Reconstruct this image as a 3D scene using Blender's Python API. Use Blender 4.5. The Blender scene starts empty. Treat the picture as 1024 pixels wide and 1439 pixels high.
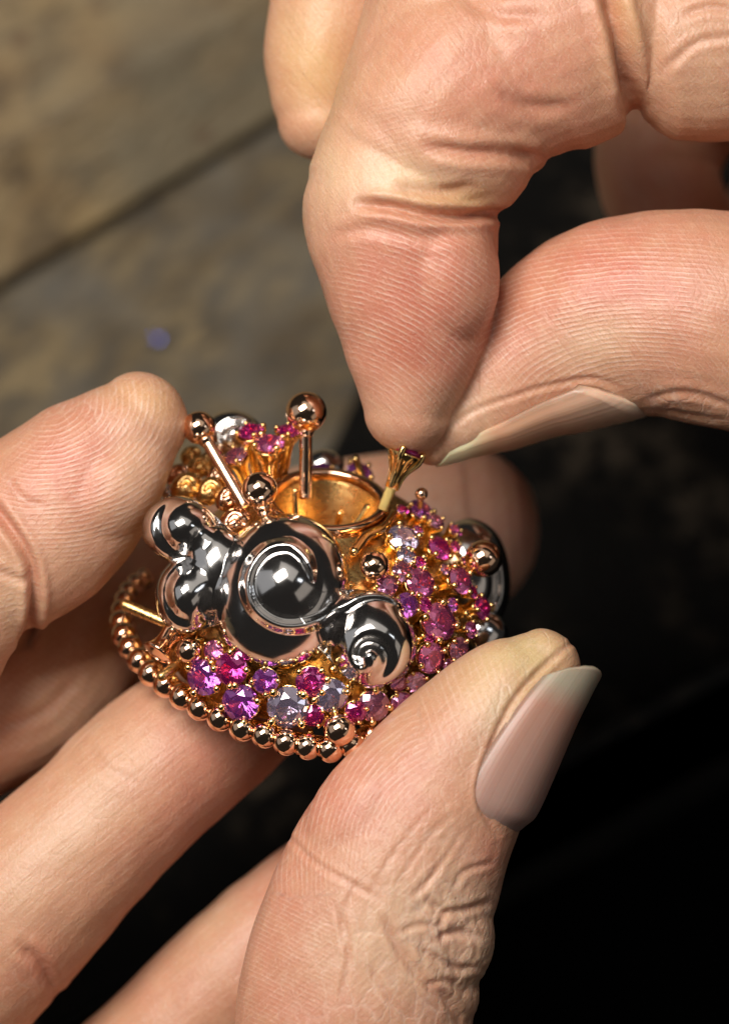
import bpy, math, random
import numpy as np
from mathutils import Vector, Matrix, noise
from mathutils.bvhtree import BVHTree

random.seed(7)
sc = bpy.context.scene
COL = sc.collection

# ------------------------------------------------------------------ frame of reference
# Modelling frame: 1 unit = 1/15 mm, origin at the ring, x right, y up across the view, z towards the lens.
S = 1.0 / 15000.0
DC = 5250.0                     # lens to ring = 350 mm
PITCH = math.radians(65)
sp, cp = math.sin(PITCH), math.cos(PITCH)
H0 = 0.088                      # ring is held 88 mm above the bench
W3 = np.array([[1, 0, 0], [0, sp, -cp], [0, cp, sp]], float)
W = Matrix(((S, 0, 0, 0), (0, S * sp, -S * cp, 0), (0, S * cp, S * sp, H0), (0, 0, 0, 1)))
def P(px, py, z=0.0):
    k = (DC - z) / DC
    return Vector(((px - 512) * k, (719.5 - py) * k, z))
def wv(v): return W @ Vector(v)
def warr(a): return (np.asarray(a, float) @ W3.T) * S + np.array([0, 0, H0])

# ------------------------------------------------------------------ camera
cam_d = bpy.data.cameras.new('camera'); cam = bpy.data.objects.new('camera', cam_d); COL.objects.link(cam)
cam_d.sensor_fit = 'VERTICAL'; cam_d.sensor_height = 36.0
cam_d.lens = 36.0 * 350.0 / (1439 / 15.0)
cam_d.clip_start = 0.01; cam_d.clip_end = 10
rot = Matrix(((1, 0, 0), (0, sp, -cp), (0, cp, sp))).to_4x4()
cam.matrix_world = Matrix.Translation(wv((0, 0, DC))) @ rot
cam_d.dof.use_dof = True; cam_d.dof.focus_distance = 0.340; cam_d.dof.aperture_fstop = 17.0
sc.camera = cam

# ------------------------------------------------------------------ world and lamps
w = bpy.data.worlds.new('World'); sc.world = w; w.use_nodes = True
w.node_tree.nodes['Background'].inputs[0].default_value = (1.0, 0.92, 0.86, 1)
w.node_tree.nodes['Background'].inputs[1].default_value = 0.020
def lamp(name, pos, target, sx, sy, power, col, roll=0.0):
    d = bpy.data.lights.new(name, 'AREA'); d.shape = 'RECTANGLE'; d.size = sx; d.size_y = sy
    d.energy = power; d.color = col
    o = bpy.data.objects.new(name, d); COL.objects.link(o)
    p, t = wv(pos), wv(target)
    q = (t - p).to_track_quat('-Z', 'Y').to_matrix().to_4x4()
    o.matrix_world = Matrix.Translation(p) @ q @ Matrix.Rotation(roll, 4, 'Z')
    return o
# a bench lamp with two rows of panes, just above and to the left of the lens
LP = Vector((-1800, 2300, 4800)); LT = Vector((-60, 0, 0))
ld = (LT - LP).normalized(); lx = Vector((0.85, 0.5, 0)); lx = (lx - lx.dot(ld) * ld).normalized(); ly = lx.cross(ld)
for i in (-1, 0, 1):
    for j in (-0.5, 0.5):
        lamp('bench_lamp', LP + lx * (i * 1230) + ly * (j * 1100), LT + lx * (i * 1230) + ly * (j * 1100), 0.077, 0.068, 0.325, (1.0, 0.955, 0.89))
        o = COL.objects[-1]
        z = -ld; R = Matrix((lx, z.cross(lx), z)).transposed().to_4x4()
        pos = o.matrix_world.translation.copy()
        rw = (W.to_3x3() * (1 / S) @ R.to_3x3()).to_4x4()
        o.matrix_world = Matrix.Translation(pos) @ rw
# dim unseen panels added far off to give the metal soft reflections
lamp('reflection_panel_top', (1500, 10500, 14500), (0, 0, 0), 1.3, 0.8, 1.5, (1.0, 0.95, 0.88))
lamp('reflection_panel_left', (-15000, 2500, 8500), (0, 0, 0), 0.9, 0.8, 0.75, (0.95, 0.97, 1.0))
lamp('reflection_panel_right', (13500, -5500, 9500), (0, 0, 0), 0.9, 0.5, 0.40, (1.0, 0.9, 0.8))
lamp('fill_lamp', (4200, 900, 4200), (0, 0, 0), 0.05, 0.09, 0.035, (0.85, 0.92, 1.0))
sc.view_settings.view_transform = 'Standard'; sc.view_settings.look = 'None'
sc.view_settings.exposure = 0.0; sc.view_settings.gamma = 1.0

# ------------------------------------------------------------------ node helpers
class NT:
    def __init__(s, name):
        s.m = bpy.data.materials.new(name); s.m.use_nodes = True
        s.t = s.m.node_tree; s.b = s.t.nodes['Principled BSDF']
    def n(s, typ, **kw):
        nd = s.t.nodes.new(typ)
        for k, v in kw.items():
            if k.startswith('i_'):
                key = k[2:]; key = int(key) if key.isdigit() else key.replace('_', ' ')
                nd.inputs[key].default_value = v
            else: setattr(nd, k, v)
        return nd
    def l(s, a, b): s.t.links.new(a, b)
    def math(s, op, a, b=None, clamp=False):
        nd = s.n('ShaderNodeMath', operation=op, use_clamp=clamp)
        for i, v in enumerate((a, b)):
            if v is None: continue
            if isinstance(v, (int, float)): nd.inputs[i].default_value = v
            else: s.l(v, nd.inputs[i])
        return nd.outputs[0]
    def mix(s, f, a, b, bt='MIX'):
        nd = s.n('ShaderNodeMix', data_type='RGBA', blend_type=bt)
        for i, v in ((0, f), (6, a), (7, b)):
            if isinstance(v, (int, float)): nd.inputs[i].default_value = v
            elif isinstance(v, tuple): nd.inputs[i].default_value = (*v, 1)
            else: s.l(v, nd.inputs[i])
        return nd.outputs[2]
    def ramp(s, f, stops):
        nd = s.n('ShaderNodeValToRGB'); cr = nd.color_ramp
        while len(cr.elements) < len(stops): cr.elements.new(0.5)
        for e, (p, c) in zip(cr.elements, stops):
            e.position = p; e.color = (*c, 1) if isinstance(c, tuple) else (c, c, c, 1)
        s.l(f, nd.inputs[0]); return nd.outputs[0]

def skin_material():
    t = NT('skin')
    co = t.n('ShaderNodeTexCoord').outputs['Object']
    tint = t.n('ShaderNodeAttribute', attribute_name='tint').outputs['Color']
    ph = t.n('ShaderNodeAttribute', attribute_name='ph').outputs['Fac']
    rm = t.n('ShaderNodeAttribute', attribute_name='rm').outputs['Fac']
    wr = t.n('ShaderNodeAttribute', attribute_name='wr').outputs['Fac']
    def noi(scale, det=3, rough=0.55, vec=co):
        nd = t.n('ShaderNodeTexNoise', i_Scale=scale, i_Detail=det, i_Roughness=rough); t.l(vec, nd.inputs['Vector']); return nd.outputs[0]
    big = noi(110, 3); mid = noi(420, 4); fine = noi(2600, 3)
    # colour: mottled, faint dry flakes on the ridges
    c = t.mix(t.math('MULTIPLY', t.ramp(big, [(0.38, 0.0), (0.68, 1.0)]), 0.30), tint, (0.62, 0.23, 0.17))
    c = t.mix(t.math('MULTIPLY', t.ramp(mid, [(0.45, 0.0), (0.72, 1.0)]), 0.22), c, (0.72, 0.45, 0.27))
    s1 = t.math('SINE', t.math('MULTIPLY', t.math('ADD', ph, t.math('MULTIPLY', mid, 0.9)), 6.2832))
    line = t.ramp(s1, [(0.25, 0.0), (0.95, 1.0)])
    lin = t.math('MULTIPLY', t.math('MULTIPLY', line, rm), t.ramp(noi(700, 2), [(0.35, 0.25), (0.65, 1.0)]))
    c = t.mix(t.math('MULTIPLY', lin, 0.50), c, (0.86, 0.66, 0.55))
    # fine dry streaks along the fingers and pale grain
    sk = t.n('ShaderNodeAttribute', attribute_name='sk').outputs['Vector']
    m4 = t.n('ShaderNodeMapping'); m4.inputs['Scale'].default_value = (0.022, 0.30, 0.04); t.l(sk, m4.inputs[0])
    streak = noi(1.0, 4, 0.65, m4.outputs[0])
    c = t.mix(t.math('MULTIPLY', t.ramp(streak, [(0.54, 0.0), (0.72, 1.0)]), 0.2), c, (0.82, 0.62, 0.50))
    c = t.mix(t.math('MULTIPLY', t.ramp(streak, [(0.28, 1.0), (0.46, 0.0)]), 0.28), c, (0.42, 0.16, 0.09))
    grain = noi(5200, 3, 0.7)
    c = t.mix(t.math('MULTIPLY', t.ramp(grain, [(0.56, 0.0), (0.70, 1.0)]), 0.26), c, (0.88, 0.72, 0.62))
    c = t.mix(t.math('MULTIPLY', t.ramp(grain, [(0.30, 1.0), (0.44, 0.0)]), 0.25), c, (0.40, 0.15, 0.09))
    # fine cell pattern of skin
    def vor(scale, vec, feat='DISTANCE_TO_EDGE'):
        nd = t.n('ShaderNodeTexVoronoi', feature=feat, i_Scale=scale); t.l(vec, nd.inputs['Vector']); return nd.outputs[0]
    warp = t.n('ShaderNodeVectorMath', operation='ADD'); t.l(co, warp.inputs[0])
    nn = t.n('ShaderNodeTexNoise', i_Scale=500.0, i_Detail=2.0); t.l(co, nn.inputs['Vector'])
    sc_ = t.n('ShaderNodeVectorMath', operation='SCALE'); t.l(nn.outputs['Color'], sc_.inputs[0]); sc_.inputs['Scale'].default_value = 0.0016
    t.l(sc_.outputs[0], warp.inputs[1]); wc = warp.outputs[0]
    mp = t.n('ShaderNodeMapping'); mp.inputs['Scale'].default_value = (1.0, 0.45, 0.8); mp.inputs['Rotation'].default_value = (0.3, 0.2, 0.6); t.l(wc, mp.inputs[0])
    cell = t.ramp(vor(1250, mp.outputs[0]), [(0.0, 0.0), (0.16, 1.0)])
    cell2 = t.ramp(vor(520, mp.outputs[0]), [(0.0, 0.0), (0.09, 1.0)])
    flake = t.ramp(noi(1500, 4, 0.7), [(0.60, 0.0), (0.70, 1.0)])
    c = t.mix(t.math('MULTIPLY', t.math('MULTIPLY', flake, 0.35), wr), c, (0.85, 0.72, 0.62))
    edge = t.math('SUBTRACT', 1.0, cell2)
    c = t.mix(t.math('MULTIPLY', t.math('MULTIPLY', edge, wr), 0.35), c, (0.88, 0.70, 0.58))
    t.l(c, t.b.inputs['Base Color'])
    h = t.math('MULTIPLY', s1, t.math('MULTIPLY', rm, t.math('MULTIPLY', t.ramp(noi(700, 3), [(0.35, 0.15), (0.65, 1.0)]), 0.30)))
    h = t.math('ADD', h, t.math('ADD', t.math('MULTIPLY', cell, 0.26), t.math('ADD', t.math('MULTIPLY', streak, 1.0), t.math('MULTIPLY', grain, 0.45))))
    h = t.math('ADD', h, t.math('MULTIPLY', t.math('MULTIPLY', cell2, t.math('ADD', wr, 0.03)), 0.9))
    h = t.math('ADD', h, t.math('MULTIPLY', fine, 0.6))
    h = t.math('ADD', h, t.math('MULTIPLY', mid, t.math('ADD', t.math('MULTIPLY', wr, 2.2), 0.5)))
    b = t.n('ShaderNodeBump', i_Strength=0.85, i_Distance=0.00006); t.l(h, b.inputs['Height'])
    t.l(b.outputs[0], t.b.inputs['Normal'])
    t.l(t.math('ADD', 0.33, t.math('MULTIPLY', fine, 0.16)), t.b.inputs['Roughness'])
    t.b.inputs['Specular IOR Level'].default_value = 0.55
    t.b.inputs['Subsurface Weight'].default_value = 0.32
    t.b.inputs['Subsurface Radius'].default_value = (1.0, 0.34, 0.17)
    t.b.inputs['Subsurface Scale'].default_value = 0.0016
    return t.m

def nail_material(name, pink, tipc):
    t = NT(name)
    u = t.n('ShaderNodeAttribute', attribute_name='u').outputs['Fac']
    co = t.n('ShaderNodeTexCoord').outputs['Object']
    nz = t.n('ShaderNodeTexNoise', i_Scale=160.0, i_Detail=3.0); t.l(co, nz.inputs['Vector'])
    v = t.n('ShaderNodeAttribute', attribute_name='v').outputs['Fac']
    v2 = t.math('MULTIPLY', v, v)
    f = t.math('ADD', t.math('ADD', u, t.math('MULTIPLY', v2, 0.10)), t.math('MULTIPLY', t.math('SUBTRACT', nz.outputs[0], 0.5), 0.12))
    c = t.ramp(f, [(0.0, tuple(x * 1.02 for x in pink)), (0.10, tuple(x * y for x, y in zip(pink, (1.05, 1.15, 1.22)))), (0.34, pink), (0.70, tuple(x * y for x, y in zip(pink, (0.98, 0.86, 0.76)))), (0.84, tipc), (1.0, tipc)])
    lr = t.n('ShaderNodeTexNoise', noise_dimensions='1D', i_Scale=1.0, i_Detail=3.0); t.l(t.math('MULTIPLY', v, 22.0), lr.inputs['W'])
    c = t.mix(t.math('MULTIPLY', t.ramp(lr.outputs[0], [(0.40, 0.0), (0.65, 1.0)]), 0.16), c, (0.66, 0.50, 0.42))
    dirt = t.math('MULTIPLY', t.ramp(t.math('ABSOLUTE', v), [(0.90, 0.0), (0.985, 1.0)]), t.ramp(nz.outputs[0], [(0.35, 0.3), (0.6, 1.0)]))
    c = t.mix(t.math('MULTIPLY', dirt, 0.6), c, (0.16, 0.11, 0.07))
    c = t.mix(t.math('MULTIPLY', t.ramp(u, [(0.955, 0.0), (0.99, 1.0)]), 0.4), c, (0.30, 0.26, 0.18))
    t.l(c, t.b.inputs['Base Color'])
    t.b.inputs['Roughness'].default_value = 0.38
    t.b.inputs['Coat Weight'].default_value = 0.15; t.b.inputs['Coat Roughness'].default_value = 0.3
    t.b.inputs['Subsurface Weight'].default_value = 0.35; t.b.inputs['Subsurface Scale'].default_value = 0.0012
    st = t.n('ShaderNodeTexNoise', i_Scale=900.0, i_Detail=3.0); t.l(co, st.inputs['Vector'])
    b = t.n('ShaderNodeBump', i_Strength=0.5, i_Distance=0.00005); t.l(t.math('ADD', t.math('MULTIPLY', st.outputs[0], 0.5), lr.outputs[0]), b.inputs['Height']); t.l(b.outputs[0], t.b.inputs['Normal'])
    return t.m

def metal(name, col, rough, bump=0.0, scale=900.0, scratch=0.0):
    t = NT(name); t.b.inputs['Metallic'].default_value = 1.0
    co = t.n('ShaderNodeTexCoord').outputs['Object']
    nz = t.n('ShaderNodeTexNoise', i_Scale=scale, i_Detail=5.0, i_Roughness=0.6); t.l(co, nz.inputs['Vector'])
    t.l(t.mix(nz.outputs[0], tuple(x * 0.86 for x in col), col), t.b.inputs['Base Color'])
    t.l(t.math('ADD', rough * 0.6, t.math('MULTIPLY', nz.outputs[0], rough * 0.8)), t.b.inputs['Roughness'])
    if bump:
        b = t.n('ShaderNodeBump', i_Strength=bump, i_Distance=0.00006); t.l(nz.outputs[0], b.inputs['Height']); t.l(b.outputs[0], t.b.inputs['Normal'])
    return t.m

def gem_mat(name, col, deep, dm=0.07, gm=0.20):
    t = NT(name)
    t.b.inputs['Base Color'].default_value = (*col, 1)
    t.b.inputs['Roughness'].default_value = 0.0
    t.b.inputs['IOR'].default_value = 1.77
    t.b.inputs['Transmission Weight'].default_value = 1.0
    ab = t.n('ShaderNodeVolumeAbsorption', i_Density=300.0); ab.inputs['Color'].default_value = (*deep, 1)
    # zoned body colour inside the stone, a little milky as in sapphire rough
    co = t.n('ShaderNodeTexCoord').outputs['Object']
    d = t.n('ShaderNodeBsdfDiffuse'); d.inputs[0].default_value = (*deep, 1)
    g = t.n('ShaderNodeBsdfGlossy', i_Roughness=0.04); g.inputs[0].default_value = (*col, 1)
    geo = t.n('ShaderNodeNewGeometry')
    mx = t.n('ShaderNodeMixShader', i_Fac=gm); t.l(t.b.outputs[0], mx.inputs[1]); t.l(g.outputs[0], mx.inputs[2])
    mx2 = t.n('ShaderNodeMixShader', i_Fac=dm); t.l(mx.outputs[0], mx2.inputs[1]); t.l(d.outputs[0], mx2.inputs[2])
    out = t.t.nodes['Material Output']; t.l(mx2.outputs[0], out.inputs[0])
    return t.m

M = {}
M['skin'] = skin_material()
M['nail'] = nail_material('nail', (0.44, 0.25, 0.20), (0.38, 0.33, 0.24))
M['nail_light'] = nail_material('nail_light', (0.72, 0.44, 0.30), (0.80, 0.68, 0.42))
M['rose'] = metal('rose_gold', (0.96, 0.62, 0.42), 0.10)
M['gold'] = metal('yellow_gold', (0.98, 0.64, 0.26), 0.12)
M['gold_rough'] = metal('cast_gold', (0.82, 0.50, 0.19), 0.28, 0.9, 1800.0)
M['gold_matte'] = metal('filed_gold', (0.90, 0.68, 0.25), 0.42, 0.9, 6000.0)
M['white'] = metal('polished_white_gold', (0.80, 0.765, 0.74), 0.13)
GEMS = {
    'magenta': gem_mat('magenta_sapphire', (1.0, 0.22, 0.66), (0.85, 0.03, 0.40)),
    'pink': gem_mat('pink_sapphire', (1.0, 0.42, 0.76), (0.95, 0.18, 0.50)),
    'palepink': gem_mat('pale_pink_sapphire', (1.0, 0.60, 0.80), (0.92, 0.30, 0.50)),
    'lilac': gem_mat('lilac_sapphire', (0.98, 0.88, 1.0), (0.84, 0.68, 1.0), 0.06, 0.32),
    'purple': gem_mat('purple_sapphire', (0.95, 0.42, 1.0), (0.66, 0.12, 0.75)),
}

# ------------------------------------------------------------------ object helpers
def tag(o, label=None, cat=None, group=None, kind=None):
    for k, v in (('label', label), ('category', cat), ('group', group), ('kind', kind)):
        if v: o[k] = v
    return o
def mesh_data(name, verts, faces, mat, smooth=True, world=True):
    me = bpy.data.meshes.new(name)
    v = warr(verts) if world else np.asarray(verts, float)
    me.from_pydata([tuple(map(float, a)) for a in v], [], faces)
    me.materials.append(mat)
    if smooth: me.polygons.foreach_set('use_smooth', [True] * len(me.polygons))
    me.update(); return me
def link(name, me, parent=None, mat=None):
    """object with design-frame matrix `mat`, or identity when the mesh is in world metres"""
    o = bpy.data.objects.new(name, me); COL.objects.link(o)
    if parent is not None:
        o.parent = parent
    wm = mat if mat is not None else Matrix.Identity(4)
    if parent is not None: o.matrix_local = WORLD_INV(parent) @ wm
    else: o.matrix_local = wm
    MW[o.name] = wm
    return o
MW = {}
def WORLD_INV(p): return MW[p.name].inverted()
def empty(name, loc):
    o = bpy.data.objects.new(name, None); COL.objects.link(o); o.empty_display_size = 0.01
    o.location = loc; MW[o.name] = Matrix.Translation(loc); return o

def catmull(pts, n):
    pts = np.asarray(pts, float); m = len(pts)
    if m == 2:
        tt = np.linspace(0, 1, n)[:, None]; return pts[0] * (1 - tt) + pts[1] * tt
    ext = np.vstack([2 * pts[0] - pts[1], pts, 2 * pts[-1] - pts[-2]])
    out = []
    for u in np.linspace(0, m - 1 - 1e-9, n):
        i = int(u); f = u - i
        a, b, c, d = ext[i:i + 4]
        out.append(0.5 * (2 * b + (c - a) * f + (2 * a - 5 * b + 4 * c - d) * f * f + (3 * b - a - 3 * c + d) * f ** 3))
    return np.array(out)
def catmull_closed(pts, n):
    pts = np.asarray(pts, float); m = len(pts); out = []
    for u in np.linspace(0, m, n, endpoint=False):
        i = int(u); f = u - i
        a, b, c, d = (pts[(i + k - 1) % m] for k in range(4))
        out.append(0.5 * (2 * b + (c - a) * f + (2 * a - 5 * b + 4 * c - d) * f * f + (3 * b - a - 3 * c + d) * f ** 3))
    return np.array(out)
def nrm(v):
    v = np.asarray(v, float); return v / (np.linalg.norm(v, axis=-1, keepdims=True) + 1e-12)

def tube(ctrl, seg=40, ring=32, capr=(1.0, 1.0), px=True, ref=(0, 0, 1), caps=6):
    """closed sweep; ctrl rows: px,py,z,r_side,r_depth"""
    rows = []
    for c in ctrl:
        c = list(c) + ([c[3]] if len(c) == 4 else [])
        if px:
            p = P(*c[:3]); k = (DC - c[2]) / DC; rows.append([*p, c[3] * k, c[4] * k])
        else: rows.append(c)
    a = catmull(rows, seg); C, R = a[:, :3], a[:, 3:]
    T = nrm(np.gradient(C, axis=0)); rf = np.array(ref, float)
    A = nrm(np.cross(T, rf)); B = np.cross(A, T)
    rings = []
    def add(c, rr, i): rings.append((c, rr, A[i], B[i]))
    for k in range(caps, 0, -1):
        th = math.pi / 2 * k / (caps + 0.3)
        add(C[0] - T[0] * R[0].mean() * capr[0] * math.sin(th), R[0] * math.cos(th), 0)
    for i in range(seg): add(C[i], R[i], i)
    for k in range(1, caps + 1):
        th = math.pi / 2 * k / (caps + 0.3)
        add(C[-1] + T[-1] * R[-1].mean() * capr[1] * math.sin(th), R[-1] * math.cos(th), -1)
    V, F = [], []
    ph = np.linspace(0, 2 * math.pi, ring, endpoint=False)
    for c, rr, aa, bb in rings:
        V.append(c + np.outer(np.cos(ph) * rr[0], aa) + np.outer(np.sin(ph) * rr[1], bb))
    V = np.vstack(V); n = len(rings)
    for i in range(n - 1):
        for j in range(ring):
            k = (j + 1) % ring
            F.append((i * ring + j, i * ring + k, (i + 1) * ring + k, (i + 1) * ring + j))
    F.append(tuple(range(ring))[::-1]); F.append(tuple((n - 1) * ring + j for j in range(ring)))
    return V, F
def ellipsoid(px, py, z, rx, ry, rz, rotz=0, n=28, m=18):
    c = np.array(P(px, py, z)); V, F = [], []
    ca, sa = math.cos(rotz), math.sin(rotz)
    for i in range(1, m):
        th = math.pi * i / m
        for j in range(n):
            f = 2 * math.pi * j / n
            x, y, zz = rx * math.sin(th) * math.cos(f), ry * math.sin(th) * math.sin(f), rz * math.cos(th)
            V.append(c + (x * ca - y * sa, x * sa + y * ca, zz))
    for i in range(m - 2):
        for j in range(n):
            k = (j + 1) % n; F.append((i * n + j, (i + 1) * n + j, (i + 1) * n + k, i * n + k))
    F.append(tuple(range(n))); F.append(tuple((m - 2) * n + j for j in range(n))[::-1])
    return np.array(V), F

# ------------------------------------------------------------------ hands
def smooth_union(parts, voxel, iters):
    V, F, o = [], [], 0
    for v, f in parts:
        V.append(v); F += [tuple(i + o for i in q) for q in f]; o += len(v)
    V = np.vstack(V)
    me = bpy.data.meshes.new('tmp'); me.from_pydata([tuple(a) for a in V], [], F)
    ob = bpy.data.objects.new('tmp', me); COL.objects.link(ob)
    m = ob.modifiers.new('r', 'REMESH'); m.mode = 'VOXEL'; m.voxel_size = voxel; m.use_smooth_shade = True
    m = ob.modifiers.new('s', 'SMOOTH'); m.factor = 0.5; m.iterations = iters
    dg = bpy.context.evaluated_depsgraph_get(); ev = ob.evaluated_get(dg); em = bpy.data.meshes.new_from_object(ev)
    bpy.data.objects.remove(ob); bpy.data.meshes.remove(me)
    return em
def seg_dist(x, y, poly):
    d = np.full(len(x), 1e9); u = np.zeros(len(x)); poly = catmull(poly, max(12, 6 * len(poly)))
    n = len(poly) - 1
    for i in range(n):
        ax, ay = poly[i][:2]; bx, by = poly[i + 1][:2]; dx, dy = bx - ax, by - ay; L = dx * dx + dy * dy + 1e-9
        t = np.clip(((x - ax) * dx + (y - ay) * dy) / L, 0, 1)
        q = np.hypot(x - ax - t * dx, y - ay - t * dy); m = q < d
        d[m] = q[m]; u[m] = (i + t[m]) / n
    return d, u

def finish_hand(name, em, root, creases, tints, ridges, wrinkles, along):
    nv = len(em.vertices); co = np.empty(nv * 3); em.vertices.foreach_get('co', co); co = co.reshape(-1, 3)
    no = np.empty(nv * 3); em.vertices.foreach_get('normal', no); no = no.reshape(-1, 3)
    k = (DC - co[:, 2]) / DC; x = co[:, 0] / k + 512; y = 719.5 - co[:, 1] / k
    disp = np.zeros(nv); front = np.clip(no[:, 2] * 3 + 0.9, 0, 1)
    for poly, depth, wd in creases:
        d, u = seg_dist(x, y, poly)
        taper = np.clip(np.minimum(u, 1 - u) * 5 + 0.25, 0, 1)
        g = np.exp(-(d / wd) ** 2) - 0.35 * np.exp(-((d - 2.1 * wd) / wd) ** 2)
        disp -= depth * g * taper * front
    wr = np.zeros(nv)
    for cx, cy, rx, ry, ang, amp, zf in wrinkles:
        ca, sa = math.cos(ang), math.sin(ang)
        a = ((x - cx) * ca + (y - cy) * sa) / rx; b = (-(x - cx) * sa + (y - cy) * ca) / ry
        m = np.exp(-(a * a + b * b)); m[no[:, 2] < -0.3] = 0
        if zf: m[co[:, 2] < zf] = 0
        wr = np.maximum(wr, m * min(1, amp))
        idx = np.nonzero(m > 0.05)[0]
        if amp > 0.7:
            for i in idx:
                p = Vector((a[i] * rx / 44, b[i] * ry / 17, co[i, 2] / 45))
                n1 = 1 - abs(noise.noise(p) * 2); n2 = 1 - abs(noise.noise(p * 2.3 + Vector((5, 3, 1))) * 2)
                disp[i] += m[i] * amp * (-2.8 * n1 ** 4 - 2.2 * n2 ** 4 + 1.2)
    # gentle unevenness everywhere
    for i in np.nonzero((x > -80) & (x < 1100) & (y > -80) & (y < 1520))[0]:
        disp[i] += 2.2 * noise.noise(Vector(co[i]) / 55)
    co = co + no * disp[:, None]
    tint = np.tile(np.array(tints[0]), (nv, 1)); 
    for (cx, cy, rx, ry, ang, col, wgt) in tints[1:]:
        ca, sa = math.cos(ang), math.sin(ang)
        a = ((x - cx) * ca + (y - cy) * sa) / rx; b = (-(x - cx) * sa + (y - cy) * ca) / ry
        m = (np.exp(-(a * a + b * b)) * wgt)[:, None]
        tint = tint * (1 - m) + np.array(col) * m
    for poly, depth, wd in creases:           # flexion lines are redder skin
        d, u = seg_dist(x, y, poly); m = (np.exp(-(d / (wd * 1.1)) ** 2) * min(0.55, depth / 18) * front)[:, None]
        tint = tint * (1 - m) + np.array((0.50, 0.17, 0.10)) * m
    ph = np.zeros(nv); rm = np.zeros(nv)
    for cx, cy, rx, ry, ang, fn, amp, zlim in ridges:
        ca, sa = math.cos(ang), math.sin(ang)
        a = ((x - cx) * ca + (y - cy) * sa) / rx; b = (-(x - cx) * sa + (y - cy) * ca) / ry
        m = np.clip(1.35 - (a * a + b * b), 0, 1) * amp; m[no[:, 2] < -0.2] = 0
        if zlim is not None: m[co[:, 2] < zlim] = 0
        s = m > rm; ph[s] = fn(x, y)[s]; rm = np.maximum(rm, m)
    em.vertices.foreach_set('co', ((co @ W3.T) * S + np.array([0, 0, H0]) - np.array(root.location)).ravel())
    at = em.attributes.new('tint', 'FLOAT_COLOR', 'POINT'); at.data.foreach_set('color', np.hstack([tint, np.ones((nv, 1))]).ravel())
    for nm, arr in (('ph', ph), ('rm', rm), ('wr', wr)):
        at = em.attributes.new(nm, 'FLOAT', 'POINT'); at.data.foreach_set('value', arr)
    at = em.attributes.new('sk', 'FLOAT_VECTOR', 'POINT'); ca, sa = math.cos(along), math.sin(along)
    at.data.foreach_set('vector', np.stack([x * ca + y * sa, -x * sa + y * ca, co[:, 2]], 1).ravel())
    em.materials.clear(); em.materials.append(M['skin']); em.name = name
    em.polygons.foreach_set('use_smooth', [True] * len(em.polygons)); em.update()
    o = bpy.data.objects.new(name, em); COL.objects.link(o); o.parent = root; MW[o.name] = MW[root.name]
    return o

def nail(root, ctrl, cdir, half, mat, base_round=0.16, tip_round=0.12, thick=5.0, name='nail', flat=1.0):
    """ctrl: px,py,z,R from cuticle to free edge; cdir: angle of the nail's middle, 0 = towards the lens,
    +90 = to the right-hand side of the direction of travel"""
    rows = [[*P(*c[:3]), c[3]] for c in ctrl]
    n, m = 60, 33
    a = catmull(rows, 200); C, R = a[:, :3], a[:, 3]; T = nrm(np.gradient(C, axis=0))
    A = nrm(np.cross(T, (0, 0, 1.0))); B = np.cross(A, T)       # A: right of travel, B: to the lens
    V, U, VV = [], [], []
    for lay in (0, 1):
        for i in range(n):
            for j in range(m):
                fj = -1 + 2 * j / (m - 1)
                u0 = base_round * abs(fj) ** 2.4 ; u1 = 1 - tip_round * abs(fj) ** 2.2
                u = u0 + (u1 - u0) * i / (n - 1); ii = min(199, int(u * 199))
                edge = min(1, (1 - abs(fj)) * 6)
                th = math.radians(cdir + half * fj)
                r = R[ii] + (thick * edge if lay == 0 else -thick * 1.6) - 3 * (1 - edge)
                if i < 3: r -= (3 - i) * 2.0
                V.append(C[ii] + r * (math.sin(th) * A[ii] + math.cos(th) * B[ii])); U.append(u); VV.append(fj)
    F = []
    q = lambda l, i, j: l * n * m + i * m + j
    for i in range(n - 1):
        for j in range(m - 1):
            F.append((q(0, i, j), q(0, i + 1, j), q(0, i + 1, j + 1), q(0, i, j + 1)))
            F.append((q(1, i, j), q(1, i, j + 1), q(1, i + 1, j + 1), q(1, i + 1, j)))
    for i in range(n - 1):
        F.append((q(0, i, 0), q(1, i, 0), q(1, i + 1, 0), q(0, i + 1, 0)))
        F.append((q(0, i, m - 1), q(0, i + 1, m - 1), q(1, i + 1, m - 1), q(1, i, m - 1)))
    for j in range(m - 1):
        F.append((q(0, 0, j), q(0, 0, j + 1), q(1, 0, j + 1), q(1, 0, j)))
        F.append((q(0, n - 1, j), q(1, n - 1, j), q(1, n - 1, j + 1), q(0, n - 1, j + 1)))
    me = mesh_data(name, V, F, mat)
    at = me.attributes.new('u', 'FLOAT', 'POINT'); at.data.foreach_set('value', U)
    at = me.attributes.new('v', 'FLOAT', 'POINT'); at.data.foreach_set('value', VV)
    return link(name, me, root)

VOX = 4.2
SK = (0.60, 0.31, 0.185); RED = (0.56, 0.15, 0.095); YEL = (0.70, 0.44, 0.18); PALE = (0.76, 0.54, 0.36); OLV = (0.56, 0.43, 0.20)

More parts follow.
